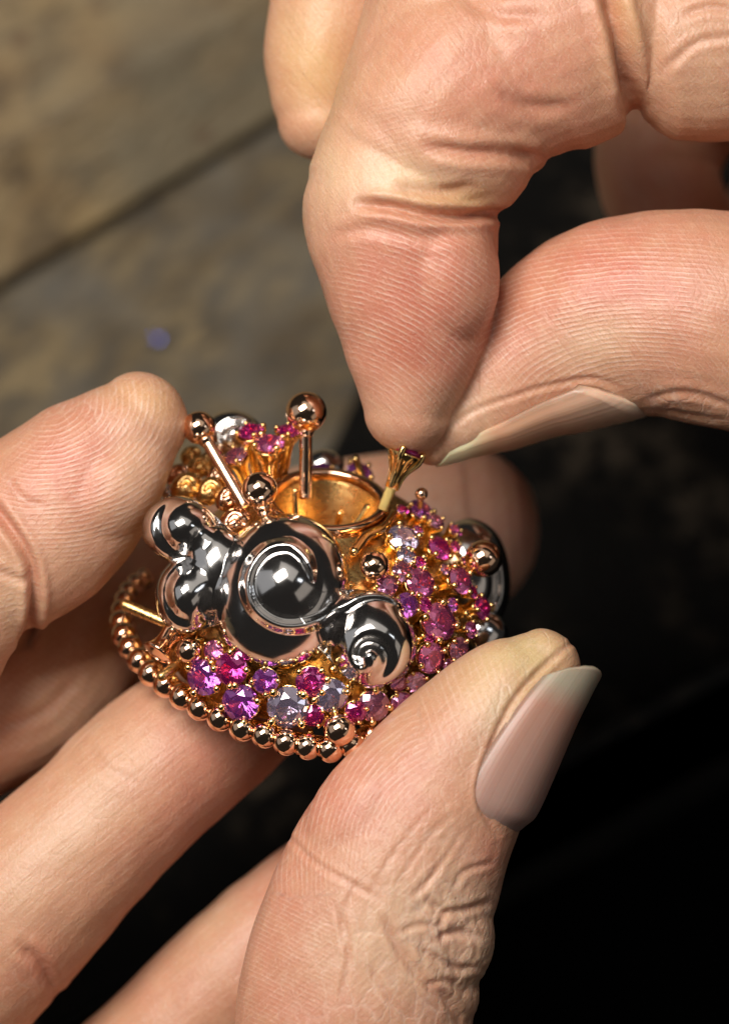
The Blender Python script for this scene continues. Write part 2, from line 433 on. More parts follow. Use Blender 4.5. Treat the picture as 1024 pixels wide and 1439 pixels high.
def right_hand():
    root = empty('hand', wv(P(1500, 200, 0)))
    tag(root, 'right hand from the upper right, index finger and thumb pinching a tiny gold mount', 'hand')
    pt = []
    # index finger: palm side turned to the lower right
    pt.append(tube([(1420, -40, 20, 190, 170), (1180, -10, 40, 185, 160), (1010, 42, 55, 160, 150), (935, 60, 60, 140, 140)], capr=(1, 0.5)))
    pt.append(tube([(905, 25, 62, 120, 125), (830, 30, 70, 160, 145), (745, 70, 75, 160, 145), (690, 110, 75, 140, 135)], capr=(0.6, 0.6)))
    pt.append(tube([(740, 60, 70, 110, 120), (670, 105, 75, 160, 145), (612, 160, 78, 142, 145), (580, 210, 75, 128, 130)], capr=(0.6, 0.7)))
    pt.append(ellipsoid(615, 195, 90, 140, 108, 128, -0.5)); pt.append(tube([(680, -60, 50, 150, 130), (628, 60, 60, 128, 128), (584, 165, 66, 118, 125), (562, 262, 68, 132, 125)], capr=(.8, .6)))
    pt.append(tube([(560, 245, 70, 126, 125), (562, 300, 70, 138, 128), (572, 370, 68, 128, 122), (580, 450, 62, 112, 108), (577, 520, 58, 88, 86), (572, 582, 54, 60, 64)], capr=(0.8, 0.88)))
    pt.append(ellipsoid(618, 375, 95, 82, 120, 95, 0.15))
    # thumb
    pt.append(tube([(1420, 560, 0, 200, 170), (1200, 470, 20, 175, 155), (1040, 452, 35, 156, 140), (930, 440, 30, 146, 130), (840, 455, 15, 138, 118), (760, 498, 0, 118, 98), (690, 552, -5, 88, 80), (636, 602, 0, 50, 58), (608, 628, 8, 26, 36)], seg=60, capr=(1, 0.9)))
    pt.append(ellipsoid(880, 430, 48, 150, 115, 92, 0.2))
    # middle finger behind
    pt.append(tube([(760, -300, -140, 120), (620, -160, -130, 110), (505, -40, -120, 106), (462, 60, -110, 92), (452, 130, -105, 76), (452, 168, -100, 62)], capr=(1, 0.95)))
    # ring and little finger folded into the palm, in shadow
    pt.append(tube([(1300, -80, -430, 130), (1100, 20, -500, 118), (960, 140, -540, 100), (925, 240, -540, 90), (960, 330, -500, 76)]))
    pt.append(tube([(1380, 60, -560, 118), (1220, 170, -620, 104), (1110, 290, -620, 90), (1110, 380, -580, 76)]))
    # palm, beyond the right edge of the view
    pt.append(ellipsoid(1560, 260, -170, 330, 560, 230))
    pt.append(ellipsoid(1330, 260, -350, 230, 380, 160))
    em = smooth_union(pt, VOX, 5)
    creases = [
        ([(505, 286), (550, 291), (600, 301), (650, 304), (706, 300)], 16, 7),
        ([(560, 262), (610, 270), (665, 262)], 4, 7),
        ([(470, 330), (520, 322), (590, 334), (660, 330)], 3, 8),
        ([(600, 205), (650, 214), (710, 216), (768, 226)], 9, 9),
        ([(700, 130), (740, 150), (800, 150)], 4, 10),
        ([(850, -20), (868, 40), (880, 95), (889, 150)], 22, 11),
        ([(640, -10), (700, 20), (760, 22)], 4, 9),
        ([(930, 100), (980, 60), (1040, 50)], 3, 6), ([(960, 20), (1000, 10), (1050, 20)], 3, 6),
        ([(612, 622), (655, 583), (725, 556), (778, 541), (830, 532), (870, 545)], 2.5, 4),
        ([(905, 562), (960, 552), (1030, 572)], 2.5, 5), ([(930, 578), (975, 585), (1024, 592)], 2, 4),
    ]
    tints = [SK,
        (575, 390, 130, 110, 0, RED, 0.7), (590, 500, 90, 90, 0, RED, 0.65), (470, 220, 60, 130, 0.2, PALE, 0.4), (560, 250, 100, 36, 0.1, (0.80, 0.58, 0.36), 0.85), (640, 280, 70, 18, 0, (0.62, 0.38, 0.14), 0.6),
        (700, 110, 120, 70, -0.4, RED, 0.35), (560, 575, 70, 45, 0, (0.66, 0.38, 0.24), 0.6), (545, 590, 30, 20, 0, (0.42, 0.30, 0.16), 0.35),
        (870, 390, 130, 75, 0.2, RED, 0.8), (740, 480, 70, 60, -0.6, RED, 0.45), (820, 480, 80, 35, -0.3, PALE, 0.5), (660, 585, 70, 35, -0.7, PALE, 0.5),
        (440, 80, 60, 110, 0, YEL, 0.8), (430, 30, 60, 50, 0, (0.66, 0.38, 0.22), 0.5), (980, 120, 90, 90, 0, (0.66, 0.40, 0.26), 0.4),
        (870, 20, 26, 60, 0, YEL, 0.5), (600, 60, 60, 40, 0, RED, 0.25)]
    rd = [
        (585, 430, 120, 150, 0, lambda x, y: np.hypot(x - 420, y - 740) / 7.6, 0.85, -40),
        (840, 440, 200, 110, -0.25, lambda x, y: np.hypot((x - 900) / 1.7, y - 590) / 6.6, 1.0, -60),
        (600, 200, 110, 70, 0.2, lambda x, y: (y + 0.25 * x) / 8.0, 0.3, -60)]
    wk = [(960, 575, 110, 36, 0.25, 0.62, None), (980, 40, 120, 90, 0.3, 0.35, None), (700, 60, 170, 80, 0.2, 0.2, None), (640, 600, 60, 16, -0.6, 0.5, None), (560, 250, 80, 40, 0, 0.25, None)]
    finish_hand('palm_and_fingers', em, root, creases, tints, rd, wk, 0.9)
    nail(root, [(885, 446, 20, 137), (810, 470, 8, 134), (735, 510, 0, 118), (668, 566, -2, 84), (622, 610, 3, 46), (594, 634, 9, 26)], -92, 58, M['nail_light'], 0.26, 0.16, thick=3.5)
    nail(root, [(556, 385, 55, 112), (566, 460, 52, 98), (570, 530, 45, 74), (570, 590, 40, 46)], 170, 46, M['nail'], 0.2, 0.3)
    nail(root, [(470, 20, -112, 95), (455, 100, -108, 86), (452, 165, -104, 66)], 165, 46, M['nail'], 0.2, 0.3)
    return root

def left_hand():
    root = empty('hand', wv(P(-200, 1900, -150)))
    tag(root, 'left hand from the lower left holding the jewelled ring between index fingertip and wrinkled thumb', 'hand')
    pt = []
    # index finger
    pt.append(tube([(-60, 800, 0, 120, 110), (30, 752, 8, 128, 112), (85, 706, 12, 124, 108), (138, 652, 14, 108, 96), (180, 608, 14, 82, 80), (200, 588, 12, 68, 68)], capr=(0.6, 0.92)))
    pt.append(tube([(-330, 1010, -120, 150, 140), (-200, 950, -60, 140, 125), (-110, 880, 28, 134, 116), (-68, 842, 45, 116, 108)], capr=(1, 0.6)))
    pt.append(ellipsoid(150, 690, 40, 70, 105, 80, -0.75))
    # middle finger, under the ring, tip at the right
    pt.append(tube([(-420, 1300, -200, 150), (-200, 1120, -190, 130), (-60, 1020, -210, 118), (50, 975, -240, 108), (140, 880, -310, 98), (260, 805, -400, 100), (420, 765, -460, 108), (560, 750, -480, 116), (640, 745, -490, 120), (672, 742, -490, 112)], seg=70, capr=(1, 0.75)))
    # ring finger
    pt.append(tube([(-420, 1700, -200, 150), (-200, 1490, -120, 132), (-70, 1370, -80, 130), (30, 1268, -60, 126), (128, 1170, -55, 114), (220, 1080, -70, 112), (300, 1020, -110, 104), (380, 960, -190, 88)], seg=60, capr=(1, 0.8)))
    # little finger
    pt.append(tube([(-250, 1980, -260, 130), (60, 1640, -210, 108), (230, 1470, -180, 100), (350, 1350, -170, 96), (450, 1260, -200, 88), (520, 1200, -250, 74)], seg=50, capr=(1, 0.9)))
    # thumb
    pt.append(tube([(420, 1960, 60, 200, 170), (470, 1700, 110, 180, 150), (490, 1530, 130, 168, 140), (500, 1400, 140, 166, 135), (528, 1290, 145, 158, 130), (566, 1200, 150, 150, 124), (618, 1108, 155, 128, 112), (668, 1035, 160, 106, 98), (715, 975, 160, 84, 82), (752, 945, 158, 62, 62), (770, 932, 156, 52, 54)], seg=80, capr=(1, 0.8)))
    pt.append(ellipsoid(630, 1300, 150, 62, 95, 85, 0.15)); pt.append(ellipsoid(610, 1395, 140, 62, 60, 80, 0))
    pt.append(ellipsoid(655, 1215, 160, 55, 55, 70, 0)); pt.append(ellipsoid(668, 1178, 150, 46, 52, 66, 0.4))
    pt.append(ellipsoid(520, 1150, 175, 80, 130, 80, -0.55))
    # palm, beyond the lower left
    pt.append(ellipsoid(0, 2150, -120, 620, 420, 240, 0.4)); pt.append(ellipsoid(-380, 1800, -170, 260, 520, 190, 0.35))
    em = smooth_union(pt, VOX, 5)
    rng = random.Random(3)
    creases = [
        ([(-20, 695), (12, 738), (36, 775), (47, 810), (48, 862), (36, 905)], 16, 7),
        ([(10, 672), (30, 700), (60, 712)], 3, 6), ([(-10, 800), (20, 812), (42, 815)], 3, 6),
        ([(540, 1292), (556, 1325), (580, 1360), (606, 1388), (632, 1410), (650, 1440)], 6, 6),
        ([(575, 1262), (600, 1240), (618, 1215)], 2, 5),
        ([(600, 1262), (622, 1282), (650, 1280), (690, 1268)], 4, 5), ([(612, 1322), (640, 1310), (672, 1318)], 4, 5), ([(590, 1330), (615, 1350), (645, 1362), (670, 1360)], 4, 5),
        ([(640, 1250), (652, 1225), (690, 1212)], 2.5, 4), ([(560, 1310), (590, 1300), (612, 1302)], 3, 4), ([(628, 1330), (618, 1300), (634, 1275)], 3, 4), ([(600, 1385), (625, 1378), (655, 1395)], 2.5, 4),
        ([(400, 1170), (440, 1210), (490, 1240), (530, 1262)], 2.5, 4), ([(470, 1270), (490, 1330), (480, 1400)], 2.5, 4), ([(500, 1240), (480, 1300), (500, 1370)], 2, 4),
        ([(560, 1240), (600, 1180), (640, 1140)], 1.4, 3.5), ([(520, 1250), (560, 1190), (610, 1130)], 1, 3.5), ([(590, 1255), (630, 1200), (650, 1165)], 1.5, 3.5), ([(520, 1360), (545, 1400), (580, 1440)], 3, 4),
        ([(806, 900), (756, 944), (721, 985), (698, 1030), (677, 1088), (674, 1128), (698, 1172)], 5, 4),
        ([(30, 1330), (60, 1360), (80, 1400)], 6, 8), ([(120, 1040), (150, 1080), (190, 1100)], 2, 8),
        ([(0, 1020), (60, 1000), (110, 950)], 3, 7),
    ]
    tints = [(0.575, 0.30, 0.178),
        (100, 660, 95, 70, -0.7, RED, 0.85), (200, 560, 60, 30, 0.3, YEL, 0.5), (190, 640, 40, 80, 0.3, PALE, 0.35), (60, 770, 60, 70, 0, (0.72, 0.40, 0.26), 0.6), (20, 860, 50, 60, 0, PALE, 0.4),
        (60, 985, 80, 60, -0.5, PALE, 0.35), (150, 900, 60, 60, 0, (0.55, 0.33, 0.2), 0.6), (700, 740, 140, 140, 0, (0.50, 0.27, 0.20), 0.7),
        (290, 1050, 70, 70, 0, (0.60, 0.24, 0.17), 0.65), (250, 1140, 120, 60, -0.75, RED, 0.35), (140, 1130, 140, 50, -0.75, PALE, 0.3), (20, 1270, 80, 50, -0.7, PALE, 0.25), (60, 1360, 50, 60, 0, RED, 0.4),
        (350, 1270, 130, 60, -0.7, PALE, 0.3),
        (740, 915, 90, 50, -0.5, OLV, 0.85), (700, 960, 50, 70, 0.6, (0.68, 0.50, 0.26), 0.6), (460, 1110, 90, 70, -0.8, RED, 0.45), (400, 1260, 60, 110, 0.3, RED, 0.45),
        (560, 1120, 60, 100, 0.6, RED, 0.3), (620, 1300, 80, 110, 0, (0.74, 0.52, 0.36), 0.7), (690, 1200, 20, 40, 0, RED, 0.5), (520, 1330, 60, 80, 0, (0.76, 0.53, 0.36), 0.5), (400, 1420, 80, 60, 0, RED, 0.3),
        (690, 1010, 14, 60, 0.5, (0.32, 0.28, 0.17), 0.4)]
    rd = [
        (140, 670, 150, 110, -0.75, lambda x, y: np.hypot((x - 60) / 1.3, y - 560) / 6.8, 1.0, -60),
        (10, 850, 50, 80, 0, lambda x, y: (y + 0.3 * x) / 7.5, 0.6, 0),
        (480, 1130, 190, 85, -0.95, lambda x, y: np.hypot((x - 640), (y - 1230) * 0.8) / 6.8, 0.65, 80),
        (400, 1330, 90, 130, 0.2, lambda x, y: (y - 0.5 * x) / 7.2, 0.45, 60),
        (640, 990, 90, 60, -0.8, lambda x, y: (x * 0.55 - y * 0.2) / 6.5, 0.4, 80),
        (60, 985, 110, 60, -0.5, lambda x, y: (y * .8 - x * .5) / 8.0, 0.35, None),
        (150, 1150, 190, 100, -0.75, lambda x, y: (y * .8 + x * .6) / 9.0, 0.25, None)]
    wk = [(622, 1320, 145, 90, 1.2, 0.71, 40), (520, 1330, 130, 110, 1.2, 0.45, 40), (560, 1420, 160, 80, 0, 0.6, 40), (590, 1180, 60, 80, 0.6, 0.4, 40),
          (700, 1000, 30, 110, 0.6, 0.5, 60), (150, 560, 110, 30, -0.4, 0.5, None), (60, 1400, 60, 80, 0, 0.4, None), (770, 900, 50, 25, 0, 0.6, None)]
    finish_hand('palm_and_fingers', em, root, creases, tints, rd, wk, -0.72)
    nail(root, [(640, 1142, 150, 84), (658, 1100, 153, 100), (694, 1038, 158, 95), (734, 982, 160, 82), (772, 938, 158, 68), (803, 906, 156, 56)], 61, 64, M['nail'], 0.24, 0.27, thick=2.6)
    nail(root, [(60, 692, 12, 122), (130, 640, 12, 104), (186, 592, 10, 78), (208, 566, 8, 62)], -170, 44, M['nail'], 0.2, 0.35)
    nail(root, [(560, 755, -480, 120), (640, 742, -486, 120), (710, 735, -490, 106), (760, 730, -490, 80)], 180, 48, M['nail'])
    return root

# ------------------------------------------------------------------ bench
def bench_at(px, py, h=0.0):
    """point of the horizontal plane at height h (m) seen at px,py"""
    o = wv((0, 0, DC)); d = wv(P(px, py, 0)) - o; t = (h - o.z) / d.z; return o + d * t
def wood(name, c1, c2, c3, along, grey, spots=False, sc_=1.0):
    t = NT(name); co = t.n('ShaderNodeTexCoord').outputs['Object']
    mp = t.n('ShaderNodeMapping'); mp.inputs['Rotation'].default_value = (0, 0, -along); t.l(co, mp.inputs[0])
    m2 = t.n('ShaderNodeMapping'); m2.inputs['Scale'].default_value = (0.5, 1.15, 1.0); t.l(mp.outputs[0], m2.inputs[0])
    def noi(s, d=4, r=0.6, v=m2.outputs[0]):
        n = t.n('ShaderNodeTexNoise', i_Scale=s * sc_, i_Detail=d, i_Roughness=r, i_Distortion=0.4); t.l(v, n.inputs['Vector']); return n.outputs[0]
    a, b, f = noi(60), noi(190, 5), noi(900, 4)
    c = t.mix(t.ramp(a, [(0.38, 0.0), (0.62, 1.0)]), c1, c2)
    c = t.mix(t.ramp(b, [(0.46, 0.0), (0.60, 0.85)]), c, c3)
    g = noi(38, 3, 0.5, mp.outputs[0])
    c = t.mix(t.ramp(g, [(0.45, 0.0), (0.65, 0.7)]), c, grey)
    c = t.mix(t.ramp(f, [(0.52, 0.0), (0.72, 0.5)]), c, tuple(x * 0.4 for x in c1))
    if spots:
        v = t.n('ShaderNodeTexVoronoi', i_Scale=105.0); v.inputs['Randomness'].default_value = 1.0
        m3 = t.n('ShaderNodeMapping'); m3.inputs['Scale'].default_value = (1.0, 1.3, 1.0); t.l(mp.outputs[0], m3.inputs[0]); t.l(m3.outputs[0], v.inputs['Vector'])
        sp_ = t.math('MULTIPLY', t.ramp(v.outputs['Distance'], [(0.12, 1.0), (0.24, 0.0)]), t.ramp(g, [(0.42, 0.0), (0.5, 1.0)]))
        c = t.mix(t.math('MULTIPLY', sp_, 0.7), c, (0.075, 0.028, 0.012))
    t.l(c, t.b.inputs['Base Color']); t.b.inputs['Roughness'].default_value = 0.62
    bp = t.n('ShaderNodeBump', i_Strength=0.7, i_Distance=0.0008); t.l(t.math('ADD', b, f), bp.inputs['Height']); t.l(bp.outputs[0], t.b.inputs['Normal'])
    return t.m
def beveled_slab(name, poly, z0, z1, mat, bev=0.002, parent=None):
    """poly: xy corners counter-clockwise"""
    n = len(poly); V, F = [], []
    c = sum((Vector(p) for p in poly), Vector((0, 0))) / n
    def ring(ins, z):
        for i in range(n):
            p = Vector(poly[i]); a = (Vector(poly[i - 1]) - p).normalized(); b = (Vector(poly[(i + 1) % n]) - p).normalized()
            V.append((*(p + (a + b) * ins), z))
    prof = [(0, z0), (0, z1 - bev), (bev * 0.3, z1 - bev * 0.3), (bev, z1)]
    for q in prof: ring(*q)
    for k in range(len(prof) - 1):
        for i in range(n):
            j = (i + 1) % n; F.append((k * n + i, k * n + j, (k + 1) * n + j, (k + 1) * n + i))
    F.append(tuple(range(n))[::-1]); F.append(tuple(3 * n + i for i in range(n)))
    me = mesh_data(name, V, F, mat, smooth=False, world=False)
    return link(name, me, parent)

def bench():
    a, b = bench_at(0, 412), bench_at(380, 182)
    d = Vector((b.x - a.x, b.y - a.y)).normalized(); nrm2 = Vector((-d.y, d.x)); ang = math.atan2(d.y, d.x)
    e0, e1 = bench_at(1024, 955), bench_at(700, 1125)
    de = Vector((e0.x - e1.x, e0.y - e1.y)).normalized(); ne = Vector((-de.y, de.x))
    A2 = Vector((a.x, a.y)); E2 = Vector((e1.x, e1.y))
    wrail = wood('rail_wood', (0.19, 0.12, 0.056), (0.34, 0.24, 0.115), (0.10, 0.066, 0.034), ang, (0.20, 0.17, 0.11), spots=True)
    root = empty('workbench', Vector((E2.x, E2.y, -0.04)))
    tag(root, 'worn wooden workbench with a blotchy brown and grey top beneath the two hands', 'workbench')
    L = 0.6
    # two boards: a pale one by the rail, the front one coloured near-black for the shade there
    j = bench_at(520, 655); j = Vector((j.x, j.y))
    top = wood('worn_bench_wood', (0.10, 0.07, 0.037), (0.24, 0.175, 0.088), (0.075, 0.062, 0.045), ang, (0.145, 0.13, 0.105), sc_=1.9)
    dark = wood('shade_toned_wood', (0.004, 0.0035, 0.003), (0.010, 0.009, 0.007), (0.05, 0.042, 0.032), ang, (0.008, 0.008, 0.008), sc_=3.0)
    beveled_slab('shade_toned_front_board', [E2 - de * L, E2 + de * L, j + d * L, j - d * L], -0.04, 0.0, dark, 0.002, root)
    q = A2 + nrm2 * 0.32
    beveled_slab('top_board', [j - d * L + nrm2 * 0.0006, j + d * L + nrm2 * 0.0006, q + d * L, q - d * L], -0.04, -0.0004, top, 0.0012, root)
    lt = NT('shade_sheet_black'); co = lt.n('ShaderNodeTexCoord').outputs['Object']
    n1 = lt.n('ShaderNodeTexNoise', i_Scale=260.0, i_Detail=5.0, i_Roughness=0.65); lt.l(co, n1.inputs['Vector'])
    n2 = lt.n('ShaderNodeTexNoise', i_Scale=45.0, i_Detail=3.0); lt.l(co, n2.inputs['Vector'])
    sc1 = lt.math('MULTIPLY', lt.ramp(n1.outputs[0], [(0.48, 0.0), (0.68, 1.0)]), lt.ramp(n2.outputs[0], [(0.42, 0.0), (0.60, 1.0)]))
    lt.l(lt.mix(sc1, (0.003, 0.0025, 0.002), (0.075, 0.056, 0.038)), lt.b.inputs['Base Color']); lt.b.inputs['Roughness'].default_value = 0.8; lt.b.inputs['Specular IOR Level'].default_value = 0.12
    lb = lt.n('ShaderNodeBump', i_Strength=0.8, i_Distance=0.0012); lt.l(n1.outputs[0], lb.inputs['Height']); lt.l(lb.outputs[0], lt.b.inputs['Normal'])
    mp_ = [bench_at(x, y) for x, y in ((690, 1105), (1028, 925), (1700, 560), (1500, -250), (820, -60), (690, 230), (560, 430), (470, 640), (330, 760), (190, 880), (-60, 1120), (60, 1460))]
    mo_ = beveled_slab('shade_sheet', [(p.x, p.y) for p in mp_], 0.0003, 0.0016, lt.m, 0.0008)  # added sheet, its black colour stands in for shade on the bench
    tag(mo_, 'flecked black sheet added on the bench as painted shade under the ring and right hand', 'shade sheet')
    # raised rail standing on the back board
    r = empty('wooden_rail', Vector((A2.x, A2.y, 0)))
    tag(r, 'thick raised timber rail with dark knots running diagonally across the back of the bench', 'rail')
    prof = [(0.003, 0.0002), (0.003, 0.0022), (0.0, 0.0022), (0.0002, 0.0028), (0.0096, 0.0113), (0.0102, 0.0118), (0.0112, 0.0121), (0.030, 0.0121), (0.0306, 0.0115), (0.0306, 0.0002)]
    V, F = [], []
    for sgn in (-L, L):
        for q, z in prof: p = A2 + d * sgn + nrm2 * q; V.append((p.x, p.y, z))
    n = len(prof)
    for i in range(n): F.append((i, (i + 1) % n, n + (i + 1) % n, n + i))
    F.append(tuple(range(n))[::-1]); F.append(tuple(range(n, 2 * n)))
    link('front_timber', fix_normals(mesh_data('front_timber', V, F, wrail, smooth=False, world=False)), r)
    q = A2 + nrm2 * 0.0316
    beveled_slab('rear_timber', [q - d * L, q + d * L, q + d * L + nrm2 * 0.25, q - d * L + nrm2 * 0.25], 0.0002, 0.0128, wrail, 0.0015, r)
    # black apron lower down, in front of the bench
    t = NT('black_cloth'); t.b.inputs['Base Color'].default_value = (0.0035, 0.0035, 0.004, 1); t.b.inputs['Roughness'].default_value = 0.95; t.b.inputs['Specular IOR Level'].default_value = 0.1
    V, F = [], []; n = 40
    for iy in range(n):
        for ix in range(n):
            u, v = -0.6 + 1.2 * ix / (n - 1), -0.5 * iy / (n - 1)
            p = E2 + de * u + ne * (v + 0.05)
            V.append((p.x, p.y, -0.12 - 0.05 * (iy / n) + 0.012 * math.sin(u * 40 + iy * 0.2) + 0.006 * noise.noise(Vector((u * 30, v * 8, 0)))))
    for iy in range(n - 1):
        for ix in range(n - 1):
            k = iy * n + ix; F.append((k, k + 1, k + n + 1, k + n))
    o = link('apron', mesh_data('apron', V, F, t.m, world=False)); o.modifiers.new('th', 'SOLIDIFY').thickness = 0.002
    tag(o, 'black cloth apron hanging in darkness below the bench edge at lower right', 'apron')
    # small blue stone lying on the bench
    p = bench_at(221, 479)
    me = mesh_data('loose_sapphire', (np.array(GEM_V) * 0.0007), GEM_F, None or BLUE, smooth=False, world=False)
    o = link('loose_sapphire', me, None, Matrix.Translation((p.x, p.y, 0.0009)))
    tag(o, 'tiny pale blue loose stone lying out of focus on the bench top', 'gemstone')
    return ang

# ------------------------------------------------------------------ gem geometry (unit radius, axis z, girdle at z=0)
def brilliant():
    V, F = [], []
    def ring(n, r, z, off): 
        s = len(V)
        for i in range(n):
            t = 2 * math.pi * (i + off) / n; V.append((r * math.cos(t), r * math.sin(t), z))
        return s
    tb = ring(8, 0.55, 0.34, 0.0); mid = ring(8, 0.80, 0.19, 0.5); g1 = ring(16, 1.0, 0.03, 0.0); g2 = ring(16, 1.0, -0.03, 0.0)
    pm = ring(8, 0.36, -0.52, 0.5); cu = len(V); V.append((0, 0, -0.80))
    F.append(tuple(range(tb, tb + 8)))
    for i in range(8):
        j = (i + 1) % 8; a = 2 * i; b = (2 * i + 1); c = (2 * i + 2) % 16
        F.append((tb + i, mid + i, tb + j))                                   # star
        F.append((tb + i, mid + i - 0 if False else mid + (i - 1) % 8, g1 + a, mid + i))  # kite
        F.append((mid + i, g1 + a, g1 + b)); F.append((mid + i, g1 + b, g1 + c))
        F.append((g2 + a, pm + i, g2 + b)[::1]); F.append((g2 + b, pm + i, g2 + c))
        F.append((g2 + a, pm + (i - 1) % 8, cu, pm + i))
    for i in range(16):
        j = (i + 1) % 16; F.append((g1 + i, g2 + i, g2 + j, g1 + j))
    return V, F
GEM_V, GEM_F = brilliant()
BLUE = gem_mat('blue_stone', (0.35, 0.42, 0.85), (0.22, 0.27, 0.75))
def fix_normals(me):
    import bmesh
    b = bmesh.new(); b.from_mesh(me); bmesh.ops.recalc_face_normals(b, faces=b.faces); b.to_mesh(me); b.free(); return me

UNIT = {}
def local_tube(pts, seg=14, ring=10, **k):
    return tube([(*p,) for p in pts], seg=seg, ring=ring, px=False, ref=(0.01, 1, 0.02), **k)
def merge(lst):
    V, F, o = [], [], 0
    for v, f in lst:
        V.append(np.asarray(v)); F += [tuple(i + o for i in q) for q in f]; o += len(v)
    return np.vstack(V), F
def uv_ball(c, r, n=14, m=9):
    V, F = [(c[0], c[1], c[2] + r)], []
    for i in range(1, m):
        th = math.pi * i / m
        for j in range(n):
            f = 2 * math.pi * j / n; V.append((c[0] + r * math.sin(th) * math.cos(f), c[1] + r * math.sin(th) * math.sin(f), c[2] + r * math.cos(th)))
    V.append((c[0], c[1], c[2] - r)); L = len(V) - 1
    for j in range(n):
        k = (j + 1) % n; F.append((0, 1 + j, 1 + k)); F.append((L, 1 + (m - 2) * n + k, 1 + (m - 2) * n + j))
        for i in range(m - 2): F.append((1 + i * n + j, 1 + (i + 1) * n + j, 1 + (i + 1) * n + k, 1 + i * n + k))
    return np.array(V), F
def unit_meshes():
    for k, m in GEMS.items():
        UNIT[k] = fix_normals(mesh_data('gemstone', GEM_V, GEM_F, m, smooth=False, world=False))
    for kind, L in (('short', 2.3), ('long', 4.6)):
        pr = merge([local_tube([(0.98, 0, 0.10, .13, .13), (1.02, 0, -0.12, .13, .13), (0.80, 0, -0.75, .12, .12), (0.45, 0, -1.5, .13, .13), (0.30, 0, -L, .14, .14)]), uv_ball((0.97, 0, 0.17), 0.22)])
        UNIT['prong_' + kind] = mesh_data('prong', *pr, M['gold'], world=False)
        rows = [(0.98, -0.22), (1.0, -0.30), (0.92, -0.40), (0.55, -1.0), (0.36, -1.6), (0.30, -L), (0.2, -L), (0.25, -1.6), (0.45, -1.0), (0.82, -0.40), (0.9, -0.22)]
        V, F, n = [], [], 20
        for r, z in rows:
            for j in range(n): V.append((r * math.cos(2 * math.pi * j / n), r * math.sin(2 * math.pi * j / n), z))
        q = len(rows)
        for i in range(q):
            for j in range(n):
                k = (j + 1) % n; F.append((i * n + j, ((i + 1) % q) * n + j, ((i + 1) % q) * n + k, i * n + k))
        UNIT['collet_' + kind] = fix_normals(mesh_data('collet', V, F, M['gold'], world=False))
    UNIT['ball'] = mesh_data('ball', *uv_ball((0, 0, 0), 1.0, 40, 24), M['rose'], world=False)
    UNIT['bead'] = mesh_data('bead', *uv_ball((0, 0, 0), 1.0, 32, 20), M['rose'], world=False)

def frame(pos, axis, scale, spin=0.0, sxy=(1, 1)):
    z = Vector(axis).normalized(); x = Vector((1, 0.13, 0.07)); x = (x - x.dot(z) * z).normalized(); y = z.cross(x)
    R = Matrix((x, y, z)).transposed().to_4x4()
    return W @ Matrix.Translation(Vector(pos)) @ R @ Matrix.Rotation(spin, 4, 'Z') @ Matrix.Diagonal((scale * sxy[0], scale * sxy[1], scale, 1))
def setting(root, pos, axis, r, stone, kind='short', spin=None, nprong=4, name='gem_setting', sxy=(1, 1)):
    spin = random.uniform(0, 1.5) if spin is None else spin
    mt = frame(pos, axis, r, spin, sxy)
    s = link(name, UNIT['collet_' + kind], root, mt)
    link('gemstone', UNIT[stone], s, mt @ Matrix.Rotation(random.uniform(0, 1), 4, 'Z') @ Matrix.Scale(0.97, 4))
    for k in range(nprong):
        link('prong', UNIT['prong_' + kind], s, mt @ Matrix.Rotation(2 * math.pi * k / nprong, 4, 'Z'))
    return s

# ------------------------------------------------------------------ ring head
BC = np.array(P(447, 893, -95)); AX = nrm((0.06, 0.87, 0.5))
E1 = nrm(np.cross(AX, (0, 0, 1.0)) ); E1 = E1 if E1[0] > 0 else -E1
FR = nrm(np.cross(E1, AX)); FR = FR if FR[2] > 0 else -FR
HEAD_H, R_BASE, R_TOP = 212.0, 262.0, 86.0
def dome_pt(t, th, off=0.0):
    r = R_TOP + (R_BASE - R_TOP) * (1 - t ** 2.3) ** 0.62 + off
    wob = 1 - 0.05 * math.cos(th) ** 2
    return BC + AX * (HEAD_H * t) + (E1 * math.cos(th) + FR * math.sin(th)) * r * wob
def dome_mesh(off, inner=False):
    V, F, n, m = [], [], 96, 26
    for i in range(m):
        t = i / (m - 1)
        for j in range(n):
            V.append(dome_pt(t, 2 * math.pi * j / n, off if t < 1 else 0))
    rows = m
    def extra(r, h):
        nonlocal rows
        for j in range(n):
            th = 2 * math.pi * j / n; V.append(BC + AX * h + (E1 * math.cos(th) + FR * math.sin(th)) * r)
        rows += 1
    if inner:
        extra(R_TOP - 8, HEAD_H + 6); extra(R_TOP - 14, HEAD_H); extra(R_TOP - 16, HEAD_H - 70); extra(R_TOP - 40, HEAD_H - 95); extra(5, HEAD_H - 98)
    for i in range(rows - 1):
        for j in range(n):
            k = (j + 1) % n; F.append((i * n + j, i * n + k, (i + 1) * n + k, (i + 1) * n + j))
    return np.array(V), F

